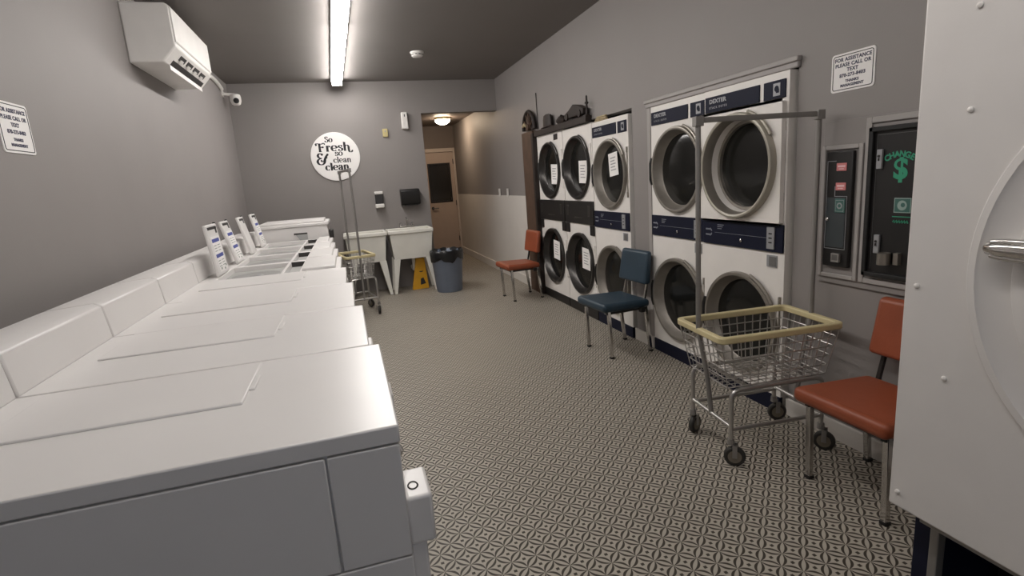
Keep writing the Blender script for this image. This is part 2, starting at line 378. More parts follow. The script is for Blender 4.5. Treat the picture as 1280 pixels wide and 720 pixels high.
def chevron(mb, cx, cz, s, y):
    for d in (1, -1):
        z0 = cz+d*s*0.55
        mb.hexa([(cx-s,y,z0-s*.16),(cx+s*.35,y,z0-s*.16),(cx+s*.35,y-.001,z0-s*.16),(cx-s,y-.001,z0-s*.16)],[(cx-s,y,z0+s*.16),(cx+s*.35,y,z0+s*.16),(cx+s*.35,y-.001,z0+s*.16),(cx-s,y-.001,z0+s*.16)])
        mb.prism([(cx+s*.35,z0+d*s*.3),(cx+s*.9,z0-d*s*.05),(cx+s*.9,z0-d*s*.45),(cx+s*.35,z0-d*s*.02)], 1, y-.001, y)

def stack_dryer(name, label, ylo, yhi, xf, h, style, group, ajar=False, doors=((1.43,0.305),(0.48,0.315)), depth=0.72):
    w = yhi-ylo; hw = w/2-0.002
    t = thing(name, label, 'dryer', (xf, (ylo+yhi)/2, 0), FACE_LEFT, group)
    off = -0.012 if style != 'navy' else 0.0
    c = MB(); open_box(c, -hw, hw, 0, depth, 0.10, h); holed_face(c, -hw, hw, 0.10, h, [(off, cz, r-0.012) for cz, r in doors], 0.0); c.box(-hw+0.004, hw-0.004, 0.02, depth, 0, 0.099)
    cab = c.build('cabinet', WHITE2, t, 0.0)
    if style == 'navy':
        MB().box(-hw+0.002, hw-0.002, -0.004, 0.02, 0.0, 0.098).build('kick_plate', NAVY, t, 0.003)
        # header panels
        s = hw*2
        p = MB(); p.box(-hw+0.012, -hw+s*0.70, -0.007, 0.0, 1.768, 1.862); hp = p.build('header_panel', NAVY, t, 0.003)
        q = MB(); q.text('DEXTER', 0.034, T(-hw+0.055, -0.0075, 1.832), align='LEFT', bold=0.0012, sx=1.25)
        q.text('STACK DRYER', 0.019, T(-hw+0.055, -0.0075, 1.795), align='LEFT', space=1.45)
        q.build('lettering', SILVER, hp)
        p = MB(); p.box(-hw+s*0.745, hw-0.02, -0.007, 0.0, 1.768, 1.862); hp = p.build('header_panel', NAVY, t, 0.003)
        q = MB(); zc = 1.815; xc = hw-0.08
        q.box(xc-0.024, xc+0.024, -0.009, -0.007, zc-0.032, zc+0.032, 0)
        q.disc(0.016, (xc, -0.0094, zc+0.004), 'y', 20, 1); q.box(xc-0.004,xc+0.018,-0.0098,-0.0092,zc-0.018,zc+0.002,1)
        q.build('emblem_badge', [SILVER, NAVY], hp)
        # middle control band
        b0, b1 = 0.945, 1.100
        band = MB().box(-hw+0.004, hw-0.004, -0.012, 0.0, b0, b1).build('control_band', NAVY, t, 0.003)
        q = MB(); chevron(q, -hw+0.062, (b0+b1)/2, 0.032, -0.0122)
        q.box(-hw+0.12, hw-0.12, -0.0128, -0.012, (b0+b1)/2-0.001, (b0+b1)/2+0.001)
        for k in range(3): q.box(-hw+0.145, -hw+0.205-0.01*k, -0.0128, -0.012, b1-0.030-0.012*k, b1-0.025-0.012*k)
        q.build('band_print', mat('dim_silver_print',(0.22,0.23,0.26),0.5), band)
        q = MB(); q.box(hw-0.115, hw-0.06, -0.020, -0.012, b0+0.018, b1-0.015, 0)
        for z in (b0+0.05, b0+0.075, b0+0.1): q.box(hw-0.10, hw-0.075, -0.0206, -0.02, z, z+0.008, 1)
        q.build('coin_slot', [SILVER, BLACK], band, 0.002)
        q = MB(); q.lathe([(0.009,-0.012),(0.009,-0.02),(0.006,-0.022)], (0.02,0,b0+0.045), 'y', 14); q.build('key_lock', CHROME, band)
        q = MB(); q.box(hw-0.125, hw-0.05, -0.006, 0.0, 0.858, 0.925, 0); q.box(hw-0.105, hw-0.055, -0.008, -0.006, 0.864, 0.918, 1)
        q.build('rating_plate', [SILVER, mat('grey_label',(0.16,0.155,0.15),0.5)], t)
        ringm, fr = STEEL, None
    else:
        MB().box(-hw+0.002, hw-0.002, -0.004, 0.02, 0.0, 0.098).build('kick_plate', BLACK, t, 0.003)
        b0, b1 = 0.955, 1.185
        band = MB().box(-hw+0.004, hw-0.004, -0.016, 0.0, b0, b1).build('control_band', BLACK, t, 0.004)
        q = MB()
        q.box(-0.10, 0.10, -0.019, -0.016, b0+0.055, b0+0.066); q.build('pull_slot', DSTEEL, band, 0.002)
        for x in (-hw+0.09, hw-0.09): MB().box(x-0.028, x+0.028, -0.02, -0.016, b0+0.08, b1-0.045).build('coin_slot', DSTEEL, band, 0.002)
        for x in (-hw+0.05, hw-0.05): MB().box(x-0.045, x+0.045, -0.014, 0.0, b0-0.105, b0-0.003).build('latch_box', BLACK, t, 0.004)
        q = MB(); q.box(hw-0.24, hw-0.13, -0.004, 0.0, h-0.085, h-0.022); q.build('name_plate', BLACK, t) if style == 'black_plate' else None
        ringm, fr = DSTEEL, None
    for i, (cz, r) in enumerate(doors):
        if ajar and i == 0:
            p = MB(); px0, px1, pz0, pz1 = -hw+0.014, hw-0.014, cz-0.32, cz+0.318
            q = [(px0,-0.030,pz0),(px1,-0.030,pz0),(px1,-0.030,pz1),(px0,-0.030,pz1)]; k = [(a,-0.004,b) for a,_,b in q]
            p.add(q+k, [(0,1,5,4),(1,2,6,5),(2,3,7,6),(3,0,4,7)]); holed_face(p, px0, px1, pz0, pz1, [(off, cz, r-0.012)], -0.030)
            p.build('door_plate', WHITE2, t, 0.0)
            ring_door(t, off, cz, r, CREAM, 0.040, 0.085, WHITE2, -0.030, frame=STEEL, gf=0.845, hinge=False)
        else:
            ring_door(t, off, cz, r, ringm, 0.030, 0.042, None, 0.0, gf=0.83)
        m = MB()
        xh = hw-0.028
        for z in (cz-0.2, cz+0.17): m.box(xh, xh+0.012, -0.012, 0.0, z, z+0.045)
        m.box(xh+0.003, xh+0.009, -0.008, 0.0, cz-0.20, cz+0.21)
        m.build('hinge_strip', STEEL if style=='navy' else WHITE2, t)
    return t
GD = 'stacked dryers along the right wall'
stack_dryer('stacked_dryer', 'white stacked dryer nearest the change machine, behind the laundry cart, upper door ajar', 2.351, 3.048, 2.262, 1.900, 'navy', GD, ajar=True)
stack_dryer('stacked_dryer', 'white stacked dryer with navy bands right of the blue chair, half overlapped by its neighbour', 3.051, 3.724, 2.285, 1.903, 'navy', GD)
stack_dryer('stacked_dryer', 'white stacked dryer with navy bands and one taped paper, behind the blue chair', 4.050, 4.727, 2.275, 1.905, 'navy', GD)
stack_dryer('stacked_dryer', 'white stacked dryer with black doors and black band, second from the wooden post', 4.735, 5.442, 2.275, 1.916, 'black', GD, doors=((1.515,0.315),(0.535,0.325)))
stack_dryer('stacked_dryer', 'white stacked dryer with black doors directly beside the wooden post', 5.450, 6.235, 2.275, 1.922, 'black_plate', GD, doors=((1.515,0.315),(0.535,0.325)))
def taped(yc, z, wd, ht, tilt, label, x=2.296):
    m = MB(); m.box(-wd/2, wd/2, -0.001, 0.001, -ht/2, ht/2, 0)
    for k in range(5): m.box(-wd*0.3, wd*(0.28-0.1*(k%2)), -0.0016, -0.001, ht*(0.28-0.13*k)-0.004, ht*(0.28-0.13*k)+0.006, 1)
    o = m.build('paper_notice', [PAPER, mat('faint_print',(0.38,0.37,0.37),0.7)]); o.location = (x, yc, z)
    o.rotation_euler = Matrix.Rotation(FACE_LEFT,4,'Z').to_euler(); o.rotation_euler = (0, R(tilt), FACE_LEFT)
    tag(o, label, 'paper', 'papers taped to dryer doors')
taped(5.78, 1.47, 0.19, 0.22, 2, 'white paper on the upper black door beside the wooden post')
taped(5.83, 0.60, 0.19, 0.22, 4, 'white paper on the lower black door beside the wooden post')
taped(5.01, 1.47, 0.19, 0.22, 2, 'white paper on the upper door of the second dryer from the wooden post')
taped(5.02, 0.59, 0.19, 0.22, 3, 'white paper on the lower door of the second dryer from the wooden post')
taped(4.365, 1.515, 0.165, 0.20, -6, 'white paper taped askew on the navy-band dryer door above the blue chair')

# wooden post and things along the dryer tops
t = thing('wooden_post', 'tall brown wooden post at the far end of the dryers', 'post', (2.25, 6.47, 0))
MB().box(-0.022, 0.045, -0.20, 0.19, 0, 2.00).build('post', WOOD, t, 0.006)
MB().box(-0.026, 0.045, -0.225, -0.165, 0, 1.97).build('edge_strip', DWOOD, t, 0.004)
t = thing('fascia_board', 'dark brown board lying along the tops of the far dryers', 'board', (2.25, 5.49, 1.924))
MB().box(-0.02, 0.045, -0.73, 0.72, 0.0, 0.06).build('board', DWOOD, t, 0.004)
t = thing('arched_ornament', 'dark arched ornament with pale bow on top of the wooden post', 'ornament', (2.255, 6.44, 2.026))
m = MB(); arch = [(0.205*cos(a), 0.215*sin(a)) for a in [pi*i/24 for i in range(25)]]
m.tube([(0, p[0], p[1]) for p in arch], 0.020, 8); m.build('rim', DWOOD, t)
MB().prism(arch, 0, 0.012, 0.022).build('back_plate', DWOOD, t)
m = MB()
for a in (35, 65, 90, 120, 150): m.tube([(0,0,0.02),(0,0.19*cos(R(a)),0.20*sin(R(a)))], 0.010, 6)
m.lathe([(0.04,-0.025),(0.04,0.02)], (0,0,0.03), 'x', 16); m.build('spokes', WOOD, t)
m = MB(); m.tube([(-0.025,0.02,0.04),(-0.03,0.08,0.075),(-0.03,0.13,0.05)], 0.016, 8); m.build('straw_bow', STRAW, t)
t = thing('brown_hat', 'dark brown hat on the dryer tops beside the arched ornament', 'hat', (2.255, 5.80, 1.984))
MB().lathe([(0.042,0),(0.044,0.008),(0.03,0.016)], (0,0,0), 'z', 32).build('brim', DWOOD, t).scale = (1,4.4,1)
MB().lathe([(0.034,0.006),(0.033,0.09),(0.028,0.13),(0.012,0.142)], (0,0,0), 'z', 32).build('crown', DWOOD, t).scale = (1,3.4,1)
t = thing('clay_pot', 'low dark rounded pot on the board between hat and wagon ornament', 'pot', (2.255, 5.40, 1.984))
MB().lathe([(0.030,0),(0.042,0.02),(0.044,0.035),(0.032,0.055),(0.022,0.062),(0.026,0.07)], (0,0,0), 'z', 24).build('pot_body', DWOOD, t).scale = (1,2.6,1)
MB().lathe([(0.012,0.07),(0.016,0.078),(0.006,0.086)], (0,0,0), 'z', 16).build('lid', DWOOD, t)
t = thing('toy_wagon', 'dark low wagon-like ornament on the board above the second dryer', 'ornament', (2.255, 5.04, 1.984))
MB().prism([(-0.24,0.02),(0.22,0.02),(0.22,0.06),(0.10,0.095),(0.0,0.135),(-0.12,0.115),(-0.24,0.07)], 0, -0.03, 0.03).build('body', DWOOD, t, 0.006)
for y in (-0.16, 0.14): MB().lathe([(0.034,-0.040),(0.034,-0.028)], (0,y,0.034), 'x', 18).build('wheel', DWOOD, t)
t = thing('candle_stick', 'thin dark candlestick on the board at the edge of the navy-band dryer', 'candlestick', (2.255, 4.775, 1.984))
MB().lathe([(0.028,0),(0.028,0.008),(0.010,0.014),(0.010,0.10),(0.018,0.105),(0.018,0.12)], (0,0,0), 'z', 16).build('holder', DWOOD, t)
MB().lathe([(0.010,0.12),(0.009,0.17),(0.003,0.18)], (0,0,0), 'z', 12).build('candle', DWOOD, t)
t = thing('folded_cloth', 'small pale folded cloth on top of the navy-band dryer behind the blue chair', 'cloth', (2.255, 4.56, 1.906))
m = MB()
for k in range(3): m.box(0.022+0.002*k, 0.044, -0.12+0.01*k, 0.12-0.02*k, 0.016*k, 0.016*k+0.014)
m.build('folded_layers', STRAW, t, 0.005)
m = MB(); m.tube([(2.286, 6.20, 1.99),(2.288,6.21,2.2),(2.29,6.22,2.42)], 0.005, 6)
tag(m.build('thin_rod', DWOOD), 'thin dark rod rising up the wall above the wooden post', 'rod')

# ------------------------------------------------------------------ big machine at right edge
t = thing('front_load_dryer', 'large white front-loading machine filling the right edge, chrome handle', 'dryer', (1.368, 0.403, 0), FACE_LEFT)
hw = 0.60
MB().box(-hw, hw, 0.003, 0.80, 0.49, 1.99).build('cabinet', WHITE2, t, 0.006)
MB().box(-hw, hw, -0.018, 0.003, 0.487, 1.99).build('front_panel', PANEL, t, 0.006, 3)
m = MB(); m.box(-hw+0.03, -hw+0.075, 0.05, 0.78, 0, 0.487); m.box(hw-0.09, hw-0.03, 0.05, 0.78, 0, 0.487); m.box(-hw+0.05, hw-0.05, 0.70, 0.76, 0, 0.487); m.box(-hw+0.03, hw-0.03, 0.05, 0.78, 0.465, 0.487)
m.build('base_stand', NAVY, t, 0.003)
m = MB(); m.box(-hw+0.075, -hw+0.098, 0.045, 0.075, 0, 0.465); m.box(-hw+0.075, hw-0.09, 0.0, 0.03, 0.467, 0.487); m.build('base_frame', RACKM, t, 0.003)
MB().box(-hw+0.10, hw-0.09, 0.30, 0.32, 0, 0.465).build('base_opening', BLACK, t)  # black sheet standing in for the shade inside the open base
m = MB(); dcx, dcz, dr = 0.02, 1.175, 0.475
pr = [(dr,-0.018),(dr,-0.022),(dr-0.006,-0.030),(dr-0.022,-0.032),(dr-0.03,-0.026),(dr-0.09,-0.026),(dr-0.094,-0.032),(dr-0.11,-0.036),(0.02,-0.040)]
door = MB().lathe(pr, (dcx,0,dcz), 'y', 72).build('round_door', PANEL, t)
m = MB(); z0 = 1.232; xs = -hw+0.195
m.tube([(xs,-0.050,z0),(xs+0.012,-0.056,z0),(xs+0.04,-0.062,z0),(xs+0.12,-0.066,z0),(xs+0.22,-0.062,z0),(xs+0.255,-0.054,z0)], [0.008,0.015,0.019,0.020,0.019,0.010], 16)
for zz in (0.017, -0.017): m.tube([(xs+0.02,-0.064,z0+zz*0.8),(xs+0.05,-0.070,z0+zz),(xs+0.21,-0.070,z0+zz),(xs+0.24,-0.062,z0+zz*0.8)], 0.0075, 10)
m.box(xs+0.02, xs+0.05, -0.056, -0.018, z0-0.013, z0+0.013); m.box(xs+0.20, xs+0.235, -0.056, -0.034, z0-0.013, z0+0.013)
hd = m.build('door_handle', CHROME, t, 0.002)
for y, z in ((.884,1.529),(.887,.895),(.885,1.744),(.978,.534),(.971,1.114)): MB().lathe([(0.0065,-0.018),(0.006,-0.022),(0.003,-0.024)], (0.403-y,0,z), 'y', 14).build('screw_head', WHITE2, t)

# ------------------------------------------------------------------ change and coin machines on the wall
def wall_panel():
    t = thing('surround_panel', 'raised grey wall panel framing the coin box and change machine', 'panel', (XR-0.001, 1.793, 0.052), FACE_LEFT); t.scale = (.964, 1, .964)
    m = MB()   # local x = 1.86 - world y
    x0, xm, x1 = -0.372, -0.135, 0.31
    m.box(x0, x1, -0.012, 0.0, 0.80, 1.62); m.build('backing', WALL, t, 0.003)
    m = MB()
    def frame(a, b, c, d, wv, y0, y1):
        m.box(a, a+wv, y0, y1, c, d); m.box(b-wv, b, y0, y1, c, d); m.box(a+wv, b-wv, y0, y1, c, c+wv); m.box(a+wv, b-wv, y0, y1, d-wv, d)
    frame(x0+0.004, xm-0.004, 0.832, 1.50, 0.022, -0.024, -0.012); frame(xm+0.004, x1, 0.832, 1.612, 0.028, -0.022, -0.012)
    m.build('moulding', TRIM, t, 0.004)
wall_panel()
t = thing('coin_dispenser', 'narrow black coin dispenser with pink labels in the wall left of the change machine', 'coin machine', (XR-0.0145, 2.037, 0.052), FACE_LEFT); t.scale = (.964, 1, .964)
MB().box(-0.075, 0.075, -0.022, 0, 0.895, 1.470).build('face_plate', BLACK, t, 0.005)
m = MB()
a, b, c, d, k = -0.066, 0.055, 1.065, 1.425, 0.003
m.box(a, a+k, -0.0235, -0.022, 0.985, 1.425); m.box(b-k, b, -0.0235, -0.022, 0.985, 1.252); m.box(a, b, -0.0235, -0.022, 0.985, 0.985+k); m.box(a, a+0.05, -0.0235, -0.022, 1.422, 1.425); m.box(-0.018, b, -0.0235, -0.022, 1.249, 1.252); m.box(-0.018, -0.015, -0.0235,-0.022,1.249,1.30)
m.build('outline', SILVER, t)
MB().box(-0.058, 0.05, -0.026, -0.0235, 0.995, 1.245).build('door_panel', SLATE, t, 0.002)
for z in (1.395, 1.300):
    l = MB().box(-0.012, 0.045, -0.025, -0.022, z-0.020, z+0.018).build('pink_label', PINK, t, 0.002)
    m = MB(); m.box(-0.004, 0.037, -0.0256, -0.025, z-0.002, z+0.007); m.box(0.002, 0.03, -0.0256,-0.025,z-0.012,z-0.008); m.build('label_print', mat('pale_pink',(0.8,0.55,0.55),0.5), l)
bp = MB().box(-0.008, 0.05, -0.030, -0.0262, 1.170, 1.240).build('bill_plate', GREEND, t, 0.002)
m = MB(); m.box(-0.002, 0.044, -0.0306, -0.030, 1.177, 1.233, 0); m.box(0.0,0.042,-0.0310,-0.0304,1.179,1.231,1); m.disc(0.016,(0.021,-0.0314,1.205),'y',20,0); m.disc(0.009,(0.021,-0.0317,1.205),'y',16,1); m.build('bill_icon', [SILVER, GREEND], bp)
MB().lathe([(0.010,-0.022),(0.010,-0.032),(0.005,-0.036)], (-0.048,0,1.172-0.035), 'y', 14).build('knob', CHROME, t)
m = MB(); m.box(-0.012, 0.035, -0.036, -0.022, 0.92, 0.965, 0); m.box(-0.005, 0.028, -0.037, -0.034, 0.93, 0.958, 1); m.build('coin_cup', [RACKM, mat('cup_inner',(0.10,0.095,0.09),0.5)], t, 0.004)
t = thing('change_machine', 'black change machine with green dollar sign in the wall beside the white machine', 'change machine', (XR-0.0145, 1.735, 0.052), FACE_LEFT); t.scale = (.964, 1, .964)
m = MB(); fx0, fx1 = -0.158, 0.20
m.box(fx0, fx1, -0.014, 0.0, 0.875, 1.565, 0); m.build('door_body', BLACK, t, 0.004)
m = MB()
for q in ((fx0,fx0+0.022,0.875,1.565),(fx1-0.022,fx1,0.875,1.565),(fx0,fx1,0.875,0.897),(fx0,fx1,1.543,1.565)): m.box(q[0],q[1],-0.030,-0.008,q[2],q[3])
m.build('door_frame', mat('black_frame',(0.008,0.008,0.008),0.6), t, 0.004)
m = MB(); m.box(fx0+0.034, fx0+0.036, -0.0152, -0.014, 0.91, 1.53); m.box(fx0+0.034, fx1-0.03, -0.0152, -0.014, 1.528, 1.53); m.build('edge_line', mat('grey_line',(0.10,0.10,0.10),0.4), t)
m = MB()
word = 'CHANGE'; cx = -0.014
for i, ch in enumerate(word):
    a = (i-2.5)*0.21; rad = 0.115; px = cx+rad*sin(a); pz = 1.437-rad+rad*cos(a)
    m.text(ch, 0.036, Matrix.Translation((px,-0.0146,pz)) @ Matrix.Rotation(a,4,'Y') @ TXT, bold=0.0013)
m.text('$', 0.128, T(-0.006, -0.0146, 1.370), bold=0.0035)
m.build('green_lettering', GREEN, t)
m = MB(); m.box(-0.024, 0.053, -0.016, -0.014, 1.180, 1.246, 0); m.box(-0.020,0.049,-0.0166,-0.016,1.184,1.242,1); m.disc(0.022,(0.014,-0.0172,1.213),'y',24,0); m.disc(0.010,(0.018,-0.0176,1.215),'y',18,1)
m.build('bill_picture', [mat('bill_light',(0.30,0.40,0.36),0.5), GREEND], t)
m = MB(); m.box(-0.03, 0.055, -0.0150, -0.014, 1.160, 1.164)
for k in range(6): m.tube([(-0.026+0.012*k,-0.0148,1.138),(-0.021+0.012*k,-0.0148,1.146),(-0.016+0.012*k,-0.0148,1.134)], 0.003, 5)
m.build('green_print', GREEN, t)
for z, ox in ((1.422, 0.003), (1.033, 0.014)):
    k = MB(); k.box(ox-0.118, ox-0.092, -0.026, -0.014, z-0.045, z+0.042, 0); k.lathe([(0.006,-0.026),(0.006,-0.032)], (ox-0.105,0,z+0.012), 'y', 14, 1); k.box(ox-0.107,ox-0.103,-0.033,-0.026,z-0.010,z+0.004,1)
    k.build('lock_hasp', [SILVER, DSTEEL], t, 0.004)
m = MB(); m.lathe([(0.027,0.944),(0.027,0.997),(0.022,0.999),(0.022,0.955)], (-0.034,-0.043,0), 'z', 24); m.box(0.004,0.026,-0.036,-0.014,0.947,1.0)
m.build('coin_tray', STEEL, t)

# ------------------------------------------------------------------ notices
def assist_sign(label, loc, rz, w=0.23, h=0.175):
    t = thing('notice_sign', label, 'sign', loc, rz)
    m = MB(); r = 0.014
    pts = [(p[0], p[1]) for p in rect_path(-w/2, w/2, -h/2, h/2, 0, r)]
    m.prism(pts, 1, -0.004, 0.0); m.build('plate', PAPER, t)
    m = MB(); m.tube([(p[0], -0.0042, p[1]) for p in rect_path(-w/2+0.010, w/2-0.010, -h/2+0.010, h/2-0.010, 0, 0.010)], 0.0018, 6, closed=True); m.build('border_line', INK, t)
    m = MB()
    for s, z, sz in (('FOR ASSISTANCE', .33, .0225),('PLEASE CALL OR', .19, .0225),('TEXT', .055, .0225),('870-273-8403', -.085, .0215),('THANKS', -.235, .0165),('MANAGEMENT', -.345, .0165)):
        m.text(s, sz, T(0, -0.0045, z*h), bold=0.0007, space=1.1)
    m.build('lettering', INKB, t)
assist_sign('white notice for calling or texting, on the right wall above the coin dispenser', (XR, 2.021, 1.8275), FACE_LEFT, 0.224, 0.171)
assist_sign('white notice at the left edge, on the wall before the air conditioner', (XL, 2.81, 1.803), FACE_RIGHT, 0.235, 0.205)

# round sign with display lettering
def smooth(pts, k=7):
    P = [Vector(p) for p in pts]; out = []
    for i in range(len(P)-1):
        a, b, c, d = P[max(i-1,0)], P[i], P[i+1], P[min(i+2,len(P)-1)]
        for j in range(k):
            t = j/k; out.append(0.5*((2*b)+(-a+c)*t+(2*a-5*b+4*c-d)*t*t+(-a+3*b-3*c+d)*t**3))
    return out+[P[-1]]
def ell(cx, cy, rx, ry, a0, a1, n=18): return [(cx+rx*cos(R(a0+(a1-a0)*i/n)), cy+ry*sin(R(a0+(a1-a0)*i/n))) for i in range(n+1)]
G = {  # strokes in units of the x-height; (points, smooth) ; ('dot', x, y, r)
 'o': (1.0, [ell(.5,.5,.38,.46,0,360,28)]),
 'c': (.9, [ell(.48,.5,.36,.46,45,315,24), ('dot',.74,.80,.13)]),
 'e': (.98, [ell(.5,.5,.38,.46,0,315,24), [(.12,.5),(.88,.5)]]),
 's': (.8, [smooth([(.66,.78),(.52,.94),(.26,.90),(.2,.70),(.4,.54),(.62,.40),(.64,.16),(.42,.04),(.2,.10),(.12,.26)]), ('dot',.64,.76,.10), ('dot',.16,.24,.10)]),
 'S': (1.0, [smooth([(.80,1.18),(.62,1.42),(.30,1.38),(.2,1.08),(.45,.82),(.78,.6),(.80,.22),(.5,.02),(.22,.1),(.1,.36)]), ('dot',.80,1.16,.13), ('dot',.13,.36,.13)]),
 'r': (.74, [[(.24,0),(.24,.95)], [(.06,0),(.46,0)], [(.06,.95),(.28,.95)], smooth([(.26,.62),(.4,.9),(.6,.92)]), ('dot',.62,.82,.14)]),
 'n': (1.08, [[(.22,0),(.22,.95)], [(.05,0),(.42,0)], [(.05,.95),(.26,.95)], smooth([(.24,.66),(.42,.92),(.66,.92),(.82,.70)]), [(.82,.74),(.82,0)], [(.64,0),(1.02,0)]]),
 'N': (1.1, [[(.22,0),(.22,.95)], [(.05,0),(.42,0)], [(.05,.95),(.26,.95)], smooth([(.24,.66),(.42,.92),(.66,.92),(.82,.70)]), smooth([(.82,.74),(.82,.1),(.80,-.3),(.58,-.5),(.3,-.42),(.1,-.3)]), ('dot',.1,-.3,.12)]),
 'h': (1.25, [[(.22,0),(.22,1.5)], [(.05,0),(.42,0)], [(.05,1.5),(.26,1.5)], smooth([(.24,.66),(.42,.92),(.66,.92),(.82,.70)]), smooth([(.82,.74),(.82,.1),(.92,-.22),(1.16,-.28),(1.34,-.08)]), ('dot',1.34,-.06,.13)]),
 'l': (.5, [[(.25,0),(.25,1.5)], [(.06,0),(.46,0)], [(.06,1.5),(.28,1.5)]]),
 'a': (1.0, [smooth([(.2,.74),(.34,.94),(.58,.92),(.70,.7)]), [(.70,.74),(.70,.12)], smooth([(.70,.14),(.78,.02),(.94,.06)]), smooth([(.70,.56),(.42,.50),(.18,.34),(.2,.1),(.42,.03),(.68,.2)]), ('dot',.22,.74,.12)]),
 'F': (1.35, [[(.52,0),(.52,1.45)], [(.32,0),(.78,0)], smooth([(.0,1.22),(.1,1.42),(.4,1.40),(.8,1.32),(1.1,1.46),(1.28,1.40)]), [(.52,.76),(.95,.76)], [(.95,.62),(.95,.9)], ('dot',.02,1.18,.15), ('dot',1.28,1.30,.12)]),
 '&': (1.6, [smooth([(1.35,.92),(1.05,.78),(.92,.30),(.62,.04),(.24,.10),(.06,.42),(.22,.72),(.62,.86)]), smooth([(.62,.86),(.30,.96),(.18,1.22),(.36,1.46),(.66,1.42)]), smooth([(.50,.52),(.72,.42),(.92,.54),(1.16,1.0),(1.40,1.30)]), ('dot',.70,1.34,.15), ('dot',1.40,1.30,.14), ('dot',.56,.55,.12)]),
}
def glyphs(mb, word, x, z, size, y, thick=.30, thin=.11, track=0.04, sx=1.0):
    wf = lambda t: size*(thin+(thick-thin)*abs(t.y)**1.6)
    for ch in word:
        if ch == ' ': x += size*0.5; continue
        wd, st = G[ch]
        for s in st:
            if s[0] == 'dot': mb.disc(size*s[3], (x+size*sx*s[1], y, z+size*s[2]), 'y', 14)
            else: mb.ribbon([(x+size*sx*p[0], z+size*p[1]) for p in s], wf, y)
        x += size*sx*(wd+track)
    return x
RS = 0.325
t = thing('round_sign', 'round white sign with black display lettering on the back wall', 'sign', (-0.05, YB, 1.925), 0)
MB().lathe([(RS-0.004,0),(RS,-0.004),(RS,-0.014),(RS-0.004,-0.018),(0.01,-0.018)], (0,0,0), 'y', 64).build('board', PAPER, t)
m = MB(); y = -0.0186
for wd, x0, z0, sz, th, sx in (('So', -.36, .60, .155, .36, 1.0), ('Fresh', -.73, .23, .232, .40, 1.16), ('so', -.02, .03, .165, .34, 1.05), ('clean', -.11, -.25, .160, .32, 0.98), ('cleaN', -.46, -.55, .200, .42, 1.03)):
    glyphs(m, wd, x0*RS, z0*RS, sz*RS, y, th, sx=sx)
glyphs(m, '&', -.76*RS, -.31*RS, .315*RS, y-0.0004, .32)
m.build('lettering', INK, t)

# ------------------------------------------------------------------ small things on the back wall
t = thing('thermostat', 'small yellowed thermostat on the back wall right of the round sign', 'thermostat', (0.652, YB, 2.22))
MB().box(-0.036, 0.036, -0.03, 0, -0.065, 0.045).build('body', BRASSY, t, 0.006); MB().box(-0.006, 0.010, -0.034, -0.03, 0.0, 0.02).build('display', SILVER, t, 0.002)
t = thing('air_freshener', 'tall white air freshener box high on the back wall by the doorway', 'air freshener', (0.935, YB, 2.36))
MB().prism([(-0.046,-0.11),(0.046,-0.115),(0.042,0.115),(-0.042,0.115)], 1, -0.07, 0).build('body', PLAST, t, 0.012, 3)
MB().box(-0.004, 0.008, -0.073, -0.068, 0.05, 0.085).build('spray_slot', BLACK, t, 0.002)
t = thing('soap_dispenser', 'white and black soap dispenser on the wall above the sinks', 'soap dispenser', (0.462, YB, 1.30))
MB().box(-0.058, 0.058, -0.09, 0, 0.075, 0.115).build('cap', PLAST, t, 0.008); MB().box(-0.055, 0.055, -0.085, 0, -0.06, 0.075).build('body', DSTEEL, t, 0.006); MB().box(-0.06, 0.058, -0.11, 0, -0.115, -0.06).build('push_bar', PLAST, t, 0.010)
t = thing('towel_dispenser', 'black paper towel dispenser on the back wall beside the doorway', 'towel dispenser', (0.895, YB, 1.30))
MB().prism([(0,-0.115),(-0.12,-0.10),(-0.145,-0.02),(-0.145,0.10),(-0.12,0.115),(0,0.12)], 0, -0.135, 0.135).build('body', BLACK, t, 0.012, 3)
MB().box(-0.10, 0.10, -0.13, -0.04, -0.117, -0.104).build('paper_slot', DSTEEL, t)
for y, lab in ((8.06, 'white switch on top of the white wall panel, farther from the dryers'), (7.63, 'white switch on top of the white wall panel, nearer the dryers')):
    t = thing('light_switch', lab, 'switch', (XR-0.014, y, 1.262), FACE_LEFT)
    MB().box(-0.04, 0.04, -0.008, 0, -0.06, 0.06).build('cover_plate', PLAST, t, 0.003); MB().box(-0.008, 0.008, -0.016, -0.008, -0.016, 0.018).build('toggle', PLAST, t, 0.002)

# ------------------------------------------------------------------ air conditioner and security camera
t = thing('air_conditioner', 'white wall air conditioner high on the left wall', 'air conditioner', (XL, 4.935, 2.40), FACE_RIGHT)
# local: x = along +y, -y = out into the room
L2 = 0.525
body = [(0,0),(-0.205,0.005),(-0.295,0.105),(-0.295,0.36),(-0.27,0.385),(0,0.385)]
MB().prism([(a,b) for a,b in body], 0, -L2, L2).build('body', PLAST, t, 0.010, 3)
m = MB(); m.prism([(-0.296,0.13),(-0.304,0.14),(-0.304,0.355),(-0.28,0.378),(-0.272,0.378),(-0.29,0.35)], 0, -L2+0.004, L2-0.004); m.build('front_cover', PLAST, t, 0.004)
